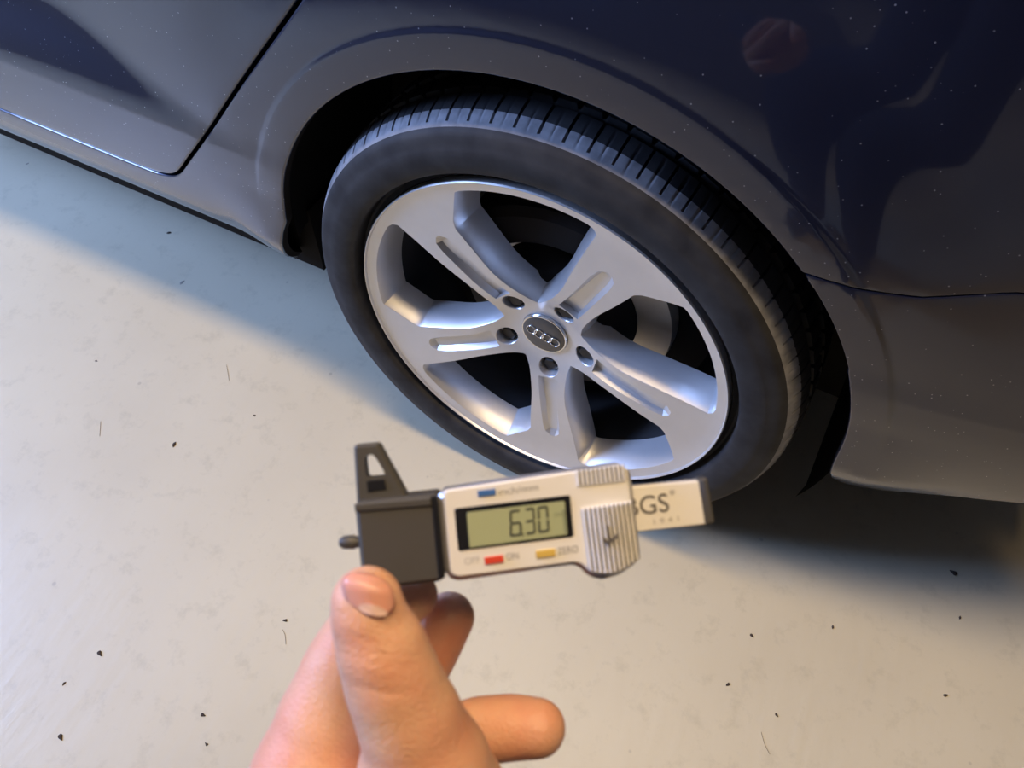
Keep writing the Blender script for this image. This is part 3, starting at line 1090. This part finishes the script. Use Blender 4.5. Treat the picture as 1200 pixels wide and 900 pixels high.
# ------------------------------------------------------------------ the person (only the left hand is in view)
M_skin = mat('skin', (0.62, 0.33, 0.23), 0.48, 0.0, Subsurface_Weight=0.25, Subsurface_Scale=0.008)
nodes(M_skin)[2].inputs['Subsurface Radius'].default_value = (1.0, 0.35, 0.2)
add_noise_color(M_skin, (0.64, 0.29, 0.18), (0.70, 0.42, 0.27), 38, 3, 0.35, 0.68, bump=0.25, bscale=900)
M_nail = mat('nail', (0.66, 0.31, 0.23), 0.35, 0.0, Subsurface_Weight=0.2, Subsurface_Scale=0.004)
M_lun = mat('nail_moon', (0.74, 0.50, 0.42), 0.4)
M_jacket = mat('dark_jacket', (0.012, 0.014, 0.022), 0.85)
add_noise_color(M_jacket, (0.010, 0.012, 0.018), (0.018, 0.020, 0.030), 60)
M_trouser = mat('dark_trousers', (0.012, 0.013, 0.02), 0.9)
M_shoe = mat('black_shoe', (0.012, 0.012, 0.013), 0.5)
M_hair = mat('dark_hair', (0.02, 0.014, 0.010), 0.6)


def sphere_tube(mb, pts, segs=20, caps=5):
    """tapered tube through (Vector, radius) with round ends"""
    P = [Vector(q[0]) for q in pts]
    Rr = [q[1] for q in pts]
    # densify
    PP, RR = [], []
    for i in range(len(P) - 1):
        p0 = P[max(0, i - 1)]; p1 = P[i]; p2 = P[i + 1]; p3 = P[min(len(P) - 1, i + 2)]
        for k_ in range(6):
            t_ = k_ / 6
            PP.append(0.5 * ((2 * p1) + (p2 - p0) * t_ + (2 * p0 - 5 * p1 + 4 * p2 - p3) * t_ * t_ + (3 * p1 - p0 - 3 * p2 + p3) * t_ ** 3))
            RR.append(Rr[i] + (Rr[i + 1] - Rr[i]) * (t_ * t_ * (3 - 2 * t_)))
    PP.append(P[-1]); RR.append(Rr[-1])
    rings = []
    t0 = (PP[1] - PP[0]).normalized(); t1 = (PP[-1] - PP[-2]).normalized()
    for k_ in range(caps):
        a = math.pi / 2 * (1 - k_ / caps)
        rings.append((PP[0] - t0 * RR[0] * math.sin(a), max(1e-5, RR[0] * math.cos(a)), t0))
    for i in range(len(PP)):
        tt = (PP[min(i + 1, len(PP) - 1)] - PP[max(i - 1, 0)]).normalized()
        rings.append((PP[i], RR[i], tt))
    for k_ in range(1, caps + 1):
        a = math.pi / 2 * k_ / caps
        rings.append((PP[-1] + t1 * RR[-1] * math.sin(a), max(1e-5, RR[-1] * math.cos(a)), t1))
    up = t0.orthogonal().normalized()
    vs_, fs_ = [], []
    for c_, r_, t_ in rings:
        up = (up - t_ * up.dot(t_)).normalized()
        s_ = t_.cross(up)
        for i in range(segs):
            a = 2 * math.pi * i / segs
            vs_.append(c_ + (up * math.cos(a) + s_ * math.sin(a)) * r_)
    m_ = len(rings)
    for j in range(m_ - 1):
        for i in range(segs):
            i2 = (i + 1) % segs
            fs_.append((j * segs + i, j * segs + i2, (j + 1) * segs + i2, (j + 1) * segs + i))
    fs_.append(tuple(range(segs - 1, -1, -1)))
    fs_.append(tuple(range((m_ - 1) * segs, m_ * segs)))
    mb.add(vs_, fs_)


def remesh(mb, voxel, iters=8, fac=0.5):
    me = bpy.data.meshes.new('tmp')
    me.from_pydata([tuple(q) for q in mb.v], [], mb.f)
    bm = bmesh.new(); bm.from_mesh(me)
    bmesh.ops.recalc_face_normals(bm, faces=bm.faces)
    bm.to_mesh(me); bm.free()
    o = bpy.data.objects.new('tmp', me)
    COL.objects.link(o)
    rm = o.modifiers.new('r', 'REMESH'); rm.mode = 'VOXEL'; rm.voxel_size = voxel
    if iters:
        sm = o.modifiers.new('s', 'SMOOTH'); sm.factor = fac; sm.iterations = iters
    dg = bpy.context.evaluated_depsgraph_get()
    out = bpy.data.meshes.new_from_object(o.evaluated_get(dg))
    COL.objects.unlink(o)
    bpy.data.objects.remove(o)
    return out


def hp(u, v, D, rpx):
    return (cp(u, v, D), rpx * D / FPX)


# left hand
mbH = MB()
WRIST = cp(480, 1190, 0.222)
sphere_tube(mbH, [hp(430, 706, 0.196, 43), hp(434, 726, 0.196, 46), hp(448, 762, 0.197, 54), hp(464, 806, 0.199, 58), hp(483, 850, 0.202, 63), hp(497, 900, 0.206, 80), hp(505, 960, 0.211, 100), hp(495, 1040, 0.216, 104)], 28)
# index: from the knuckle up behind the thumb, its tip under the block
sphere_tube(mbH, [hp(380, 985, 0.228, 92), hp(372, 920, 0.228, 82), hp(388, 850, 0.230, 66), hp(404, 795, 0.231, 55), hp(428, 745, 0.234, 48), hp(460, 712, 0.239, 40), hp(484, 698, 0.242, 30)], 24)
# middle
sphere_tube(mbH, [hp(430, 980, 0.252, 70), hp(432, 900, 0.256, 50), hp(462, 838, 0.258, 40), hp(497, 776, 0.257, 34), hp(526, 724, 0.254, 31)], 24)
# ring, curled away underneath
sphere_tube(mbH, [hp(460, 1000, 0.258, 68), hp(470, 930, 0.268, 45), hp(500, 880, 0.276, 36), hp(540, 868, 0.275, 33)], 20)
# little finger, pointing out to the right
sphere_tube(mbH, [hp(470, 1010, 0.240, 72), hp(500, 915, 0.246, 48), hp(545, 864, 0.246, 39), hp(590, 853, 0.243, 37.5), hp(629, 853, 0.240, 34.5)], 24)
# palm and wrist
sphere_tube(mbH, [hp(400, 980, 0.232, 90), hp(430, 1060, 0.232, 100), hp(470, 1150, 0.226, 98), (WRIST, 0.026)], 24)
sphere_tube(mbH, [hp(480, 1000, 0.236, 90), hp(485, 1090, 0.232, 98), (WRIST, 0.026)], 24)
SHL = Vector((0.235, -0.86, 1.27)); ELB = Vector((0.13, -0.80, 0.96))
sphere_tube(mbH, [(WRIST, 0.026), (WRIST.lerp(ELB, 0.35), 0.031), (ELB, 0.041)], 20)
hand_me = remesh(mbH, 0.0011, 9)
# skin folds over the thumb joint, and a flat bed for the nail
tdir = (cp(448, 762, 0.197) - cp(463, 806, 0.199)).normalized()
for v in hand_me.vertices:
    q = CR.transposed() @ (v.co - CAM)
    D = -q.z
    u_, v_ = 600 + q.x / D * FPX, 450 - q.y / D * FPX
    if D < 0.2 and 380 < u_ < 530 and 730 < v_ < 840:
        s_ = v_ - 0.10 * (u_ - 450) + 0.004 * (u_ - 452) ** 2
        d = 0
        for c_, w_, a_ in ((757, 3.2, 0.00045), (768, 3.5, 0.0007), (779, 3.2, 0.0005), (812, 5, 0.00035)):
            d += a_ * math.exp(-((s_ - c_) / w_) ** 2)
        d *= math.exp(-((u_ - 452) / 38) ** 2)
        v.co += CR @ Vector((0, 0, -1)) * d

P0 = Vector((0.42, -0.85, 0))
FW = Vector((-0.44, 0.90, 0)).normalized()
LF = Vector((-0.90, -0.44, 0)).normalized()


def bp3(l_, f_, z_):
    return P0 + LF * l_ + FW * f_ + Vector((0, 0, z_))


mbB = MB()
HEAD = bp3(0, 0.13, 1.52)
sphere_tube(mbB, [(HEAD + Vector((0, 0, 0.045)) - FW * 0.01, 0.088), (HEAD, 0.084), (HEAD + FW * 0.022 - Vector((0, 0, 0.075)), 0.056)], 24)
sphere_tube(mbB, [(HEAD - Vector((0, 0, 0.06)) - FW * 0.02, 0.052), (bp3(0, 0.06, 1.34), 0.060)], 20)
sphere_tube(mbB, [(HEAD + FW * 0.080 + Vector((0, 0, 0.012)), 0.008), (HEAD + FW * 0.090 - Vector((0, 0, 0.024)), 0.0115)], 12)
for s_ in (-1, 1):
    sphere_tube(mbB, [(HEAD + LF * 0.083 * s_ + Vector((0, 0, 0.018)), 0.014), (HEAD + LF * 0.080 * s_ - Vector((0, 0, 0.02)), 0.011)], 12)
# trunk, legs and right arm under the clothes
SHR = bp3(-0.19, 0.06, 1.27); ELR = bp3(-0.23, 0.06, 0.98); HNR = cl(0.135, -0.110, 0.060)
sphere_tube(mbB, [(bp3(0, 0.0, 0.9), 0.12), (bp3(0, 0.05, 1.1), 0.115), (bp3(0, 0.06, 1.27), 0.12)], 20)
sphere_tube(mbB, [(bp3(0.17, 0.06, 1.28), 0.055), (bp3(-0.17, 0.06, 1.28), 0.055)], 16)
sphere_tube(mbB, [(SHL, 0.048), (ELB, 0.040)], 16)
sphere_tube(mbB, [(SHR, 0.048), (ELR, 0.040), (ELR.lerp(HNR, 0.75), 0.028), (HNR, 0.028)], 16)
for s_ in (-1, 1):
    sphere_tube(mbB, [(bp3(0.09 * s_, 0.0, 0.84), 0.085), (bp3(0.105 * s_, 0.06, 0.46), 0.055), (bp3(0.11 * s_, -0.02, 0.10), 0.038), (bp3(0.11 * s_, 0.09, 0.045), 0.032)], 18)
body_me = remesh(mbB, 0.006, 5)
# right hand round the phone
mbR = MB()
sphere_tube(mbR, [(HNR, 0.027), (cl(0.122, -0.084, 0.044), 0.022)], 16)
PHZ = 0.014                               # phone lies just behind the lens


for k_ in range(4):                       # fingers along the lower edge and round the back
    x = 0.128 - 0.021 * k_
    sphere_tube(mbR, [(cl(x, -0.076, 0.034), 0.0095), (cl(x, -0.0665, 0.012), 0.0085), (cl(x - 0.002, -0.058, -0.0055), 0.0078), (cl(x - 0.003, -0.040, -0.0045), 0.0068)], 12)
sphere_tube(mbR, [(cl(0.130, -0.072, 0.036), 0.012), (cl(0.110, -0.045, 0.0275), 0.0105), (cl(0.098, -0.026, 0.0235), 0.0085)], 12)
sphere_tube(mbR, [(cl(0.070, -0.082, 0.040), 0.013), (cl(0.128, -0.080, 0.042), 0.015), (HNR, 0.024)], 14)
rh_me = remesh(mbR, 0.0022, 4)
bm = bmesh.new()
for m_ in (hand_me, body_me, rh_me):
    bm.from_mesh(m_)
pm = bpy.data.meshes.new('person')
bm.to_mesh(pm); bm.free()
person = link_mesh('person', pm, M_skin, None, True)
tag(person, 'person in dark clothing reaching out a left hand that pinches the gauge', 'person')

# thumb nail: a curved plate let into the top of the thumb tip
nv, nf = [], []
NU, NV = 12, 12
for j in range(NV + 1):
    for i in range(NU + 1):
        a = -1 + 2 * i / NU
        t_ = j / NV
        cu, cvv = 428 + 8 * t_, 672 + 46 * t_
        w_ = 30 * math.sqrt(max(0.0, 1 - max(0, (0.42 - t_) / 0.42) ** 2 * 0.94)) * math.sqrt(max(0.0, 1 - max(0, (t_ - 0.62) / 0.38) ** 2 * 0.9))
        rr_ = 42.5 * 0.196 / FPX
        off = (w_ * a) * 0.196 / FPX
        drop = rr_ - math.sqrt(max(1e-9, rr_ * rr_ - off * off * 0.95))
        tip = 0.0020 * max(0, (0.5 - t_) / 0.5) ** 2
        nv.append((cu, cvv, w_ * a, drop + tip * 2.0))
nail_v = []
for cu, cvv, du, dz in nv:
    u_, v_ = cu + du * 0.985, cvv + du * 0.17
    D0 = 0.196 - 43.2 * 0.196 / FPX
    nail_v.append(cp(u_, v_, D0 + dz * 0.9 - 0.0001))
for j in range(NV):
    for i in range(NU):
        nf.append((j * (NU + 1) + i, j * (NU + 1) + i + 1, (j + 1) * (NU + 1) + i + 1, (j + 1) * (NU + 1) + i))
me = bpy.data.meshes.new('thumb_nail')
me.from_pydata([tuple(q) for q in nail_v], [], nf)
no = link_mesh('thumb_nail', me, M_nail, person)
mv = []
for i in range(20):
    a = 2 * math.pi * i / 20
    mv.append((437 + 17 * math.cos(a), 715 + 6.5 * math.sin(a) + 3.5 * math.cos(a)))
mo_v = [cp(u_, v_, 0.196 - 43.2 * 0.196 / FPX + 0.9 * (40 - math.sqrt(1600 - (u_ - 435.5) ** 2)) * 0.196 / FPX - 0.0011) for u_, v_ in mv] + [cp(437, 715, 0.196 - 43.2 * 0.196 / FPX - 0.00115)]
me = bpy.data.meshes.new('nail_moon')
me.from_pydata([tuple(q) for q in mo_v], [], [(i, (i + 1) % 20, 20) for i in range(20)])
link_mesh('nail_moon', me, M_lun, no)
sd = no.modifiers.new('solid', 'SOLIDIFY'); sd.thickness = 0.0008; sd.offset = 0

# clothing
mbJ = MB()
sphere_tube(mbJ, [(bp3(0, -0.01, 0.86), 0.155), (bp3(0, 0.03, 1.05), 0.15), (bp3(0, 0.05, 1.24), 0.145)], 24)
sphere_tube(mbJ, [(bp3(0.09, 0.0, 0.88), 0.12), (bp3(0.10, 0.05, 1.22), 0.12)], 20)
sphere_tube(mbJ, [(bp3(-0.09, 0.0, 0.88), 0.12), (bp3(-0.10, 0.05, 1.22), 0.12)], 20)
sphere_tube(mbJ, [(bp3(0.18, 0.05, 1.28), 0.075), (bp3(-0.18, 0.05, 1.28), 0.075)], 16)
sphere_tube(mbJ, [(SHL, 0.075), (ELB, 0.060), (WRIST.lerp(ELB, 0.32), 0.045)], 18)
sphere_tube(mbJ, [(SHR, 0.075), (ELR, 0.060), (ELR.lerp(HNR, 0.72), 0.042)], 18)
sphere_tube(mbJ, [(bp3(0, 0.06, 1.33), 0.078), (bp3(0, 0.07, 1.38), 0.068)], 18)
link_mesh('jacket', remesh(mbJ, 0.008, 5), M_jacket, person)
mbT = MB()
for s_ in (-1, 1):
    sphere_tube(mbT, [(bp3(0.085 * s_, -0.01, 0.84), 0.115), (bp3(0.10 * s_, 0.05, 0.48), 0.085), (bp3(0.11 * s_, -0.01, 0.12), 0.066)], 18)
sphere_tube(mbT, [(bp3(0.06, -0.01, 0.88), 0.12), (bp3(-0.06, -0.01, 0.88), 0.12)], 18)
link_mesh('trousers', remesh(mbT, 0.008, 4), M_trouser, person)
for s_ in (-1, 1):
    mbS = MB()
    sphere_tube(mbS, [(bp3(0.11 * s_, -0.06, 0.050), 0.042), (bp3(0.112 * s_, 0.04, 0.052), 0.043), (bp3(0.118 * s_, 0.15, 0.042), 0.040), (bp3(0.12 * s_, 0.19, 0.036), 0.030)], 18)
    me = remesh(mbS, 0.005, 3)
    for q in me.vertices:
        q.co.z = max(q.co.z, 0.0005)
    link_mesh('shoe', me, M_shoe, person)
mbA = MB()
sphere_tube(mbA, [(HEAD + Vector((0, 0, 0.062)) - FW * 0.022, 0.088), (HEAD - FW * 0.045 - Vector((0, 0, 0.01)), 0.070)], 22)
link_mesh('hair', remesh(mbA, 0.006, 2), M_hair, person)
for s_ in (-1, 1):
    mbE = MB()
    sphere_tube(mbE, [(HEAD + FW * 0.070 + LF * 0.032 * s_ + Vector((0, 0, 0.012)), 0.0105), (HEAD + FW * 0.0705 + LF * 0.032 * s_ + Vector((0, 0, 0.012)), 0.0105)], 14)
    mbE.obj('eye', mat('eye_white', (0.6, 0.58, 0.55), 0.2), person)

# the phone that takes the picture, just behind the lens
ph = empty('smartphone', cl(0.055, -0.02, 0.016), 'black smartphone held up in the right hand of the person', 'phone')
Mph = Matrix.Translation(CAM) @ CR.to_4x4()
bevel_box('phone_body', -0.018, 0.130, -0.056, 0.016, 0.0045, 0.0125, 0.003, M_gblack, ph, Mph)
bevel_box('phone_screen', -0.014, 0.126, -0.053, 0.013, 0.0124, 0.0130, 0.0002, M_glass, ph, Mph)

# ------------------------------------------------------------------ small dirt crumbs on the floor
def floor_at(u, v):
    d = CR @ Vector(((u - 600) / FPX, (450 - v) / FPX, -1))
    t_ = -CAM.z / d.z
    return CAM + d * t_


M_dirt = mat('dirt', (0.05, 0.035, 0.025), 0.9)
M_dirt2 = mat('dirt_pale', (0.30, 0.27, 0.22), 0.9)
rnd_seed(5)
CRUMBS = [(198, 273, 5, 0), (213, 331, 6, 1), (204, 521, 5, 0), (117, 766, 5, 0), (75, 801, 3, 0), (71, 864, 5, 0), (238, 838, 4, 0), (242, 872, 3, 0), (881, 745, 3.5, 0), (853, 802, 4, 0), (910, 838, 3, 0), (1108, 815, 4, 0), (1117, 671, 6, 0), (1125, 724, 3, 0), (298, 487, 3, 0), (334, 727, 4, 0), (113, 423, 3, 0), (32, 192, 4, 1), (976, 735, 3, 0)]
for u, v, rp_, kind_ in CRUMBS:
    c = floor_at(u, v)
    r_ = rp_ * 0.62 / FPX
    bmc = bmesh.new()
    bmesh.ops.create_icosphere(bmc, subdivisions=2, radius=1.0)
    ang = random.uniform(0, 6.28)
    for q in bmc.verts:
        k_ = 1 + 0.35 * math.sin(3 * q.co.x + ang) * math.cos(4 * q.co.y + ang)
        x, y = q.co.x * r_ * 1.25 * k_, q.co.y * r_ * 0.7 * k_
        q.co = Vector((c.x + x * math.cos(ang) - y * math.sin(ang), c.y + x * math.sin(ang) + y * math.cos(ang), max(0.0, (q.co.z + 0.3) * r_ * (0.5 if kind_ == 0 else 0.12))))
    me = bpy.data.meshes.new('dirt_crumb')
    bmc.to_mesh(me); bmc.free()
    o = link_mesh('dirt_crumb', me, M_dirt if kind_ == 0 else M_dirt2, None)
    if kind_ == 0:
        tag(o, 'tiny dark brown dirt crumb lying on the pale floor', 'dirt', 'dark dirt crumbs on the floor')
    else:
        tag(o, 'small pale olive dirt stain on the floor beside the door sill', 'dirt', 'pale dirt spots on the floor')

# a few dark fibres on the floor
M_fibre = mat('fibre_grey', (0.22, 0.19, 0.16), 0.8)
for pts_ in ([(265.5, 428), (267, 436), (268.5, 446)], [(118, 494), (117.5, 502), (117, 511)], [(331, 738), (334, 744), (335, 755)], [(892, 858), (896, 872), (902, 884)]):
    mbF = MB()
    sphere_tube(mbF, [(floor_at(u, v) + Vector((0, 0, 0.0004)), 0.00032) for u, v in pts_], 6, 2)
    o = mbF.obj('fibre', M_fibre)
    tag(o, 'short thin brown fibre lying on the pale floor', 'fibre', 'fibres on the floor')
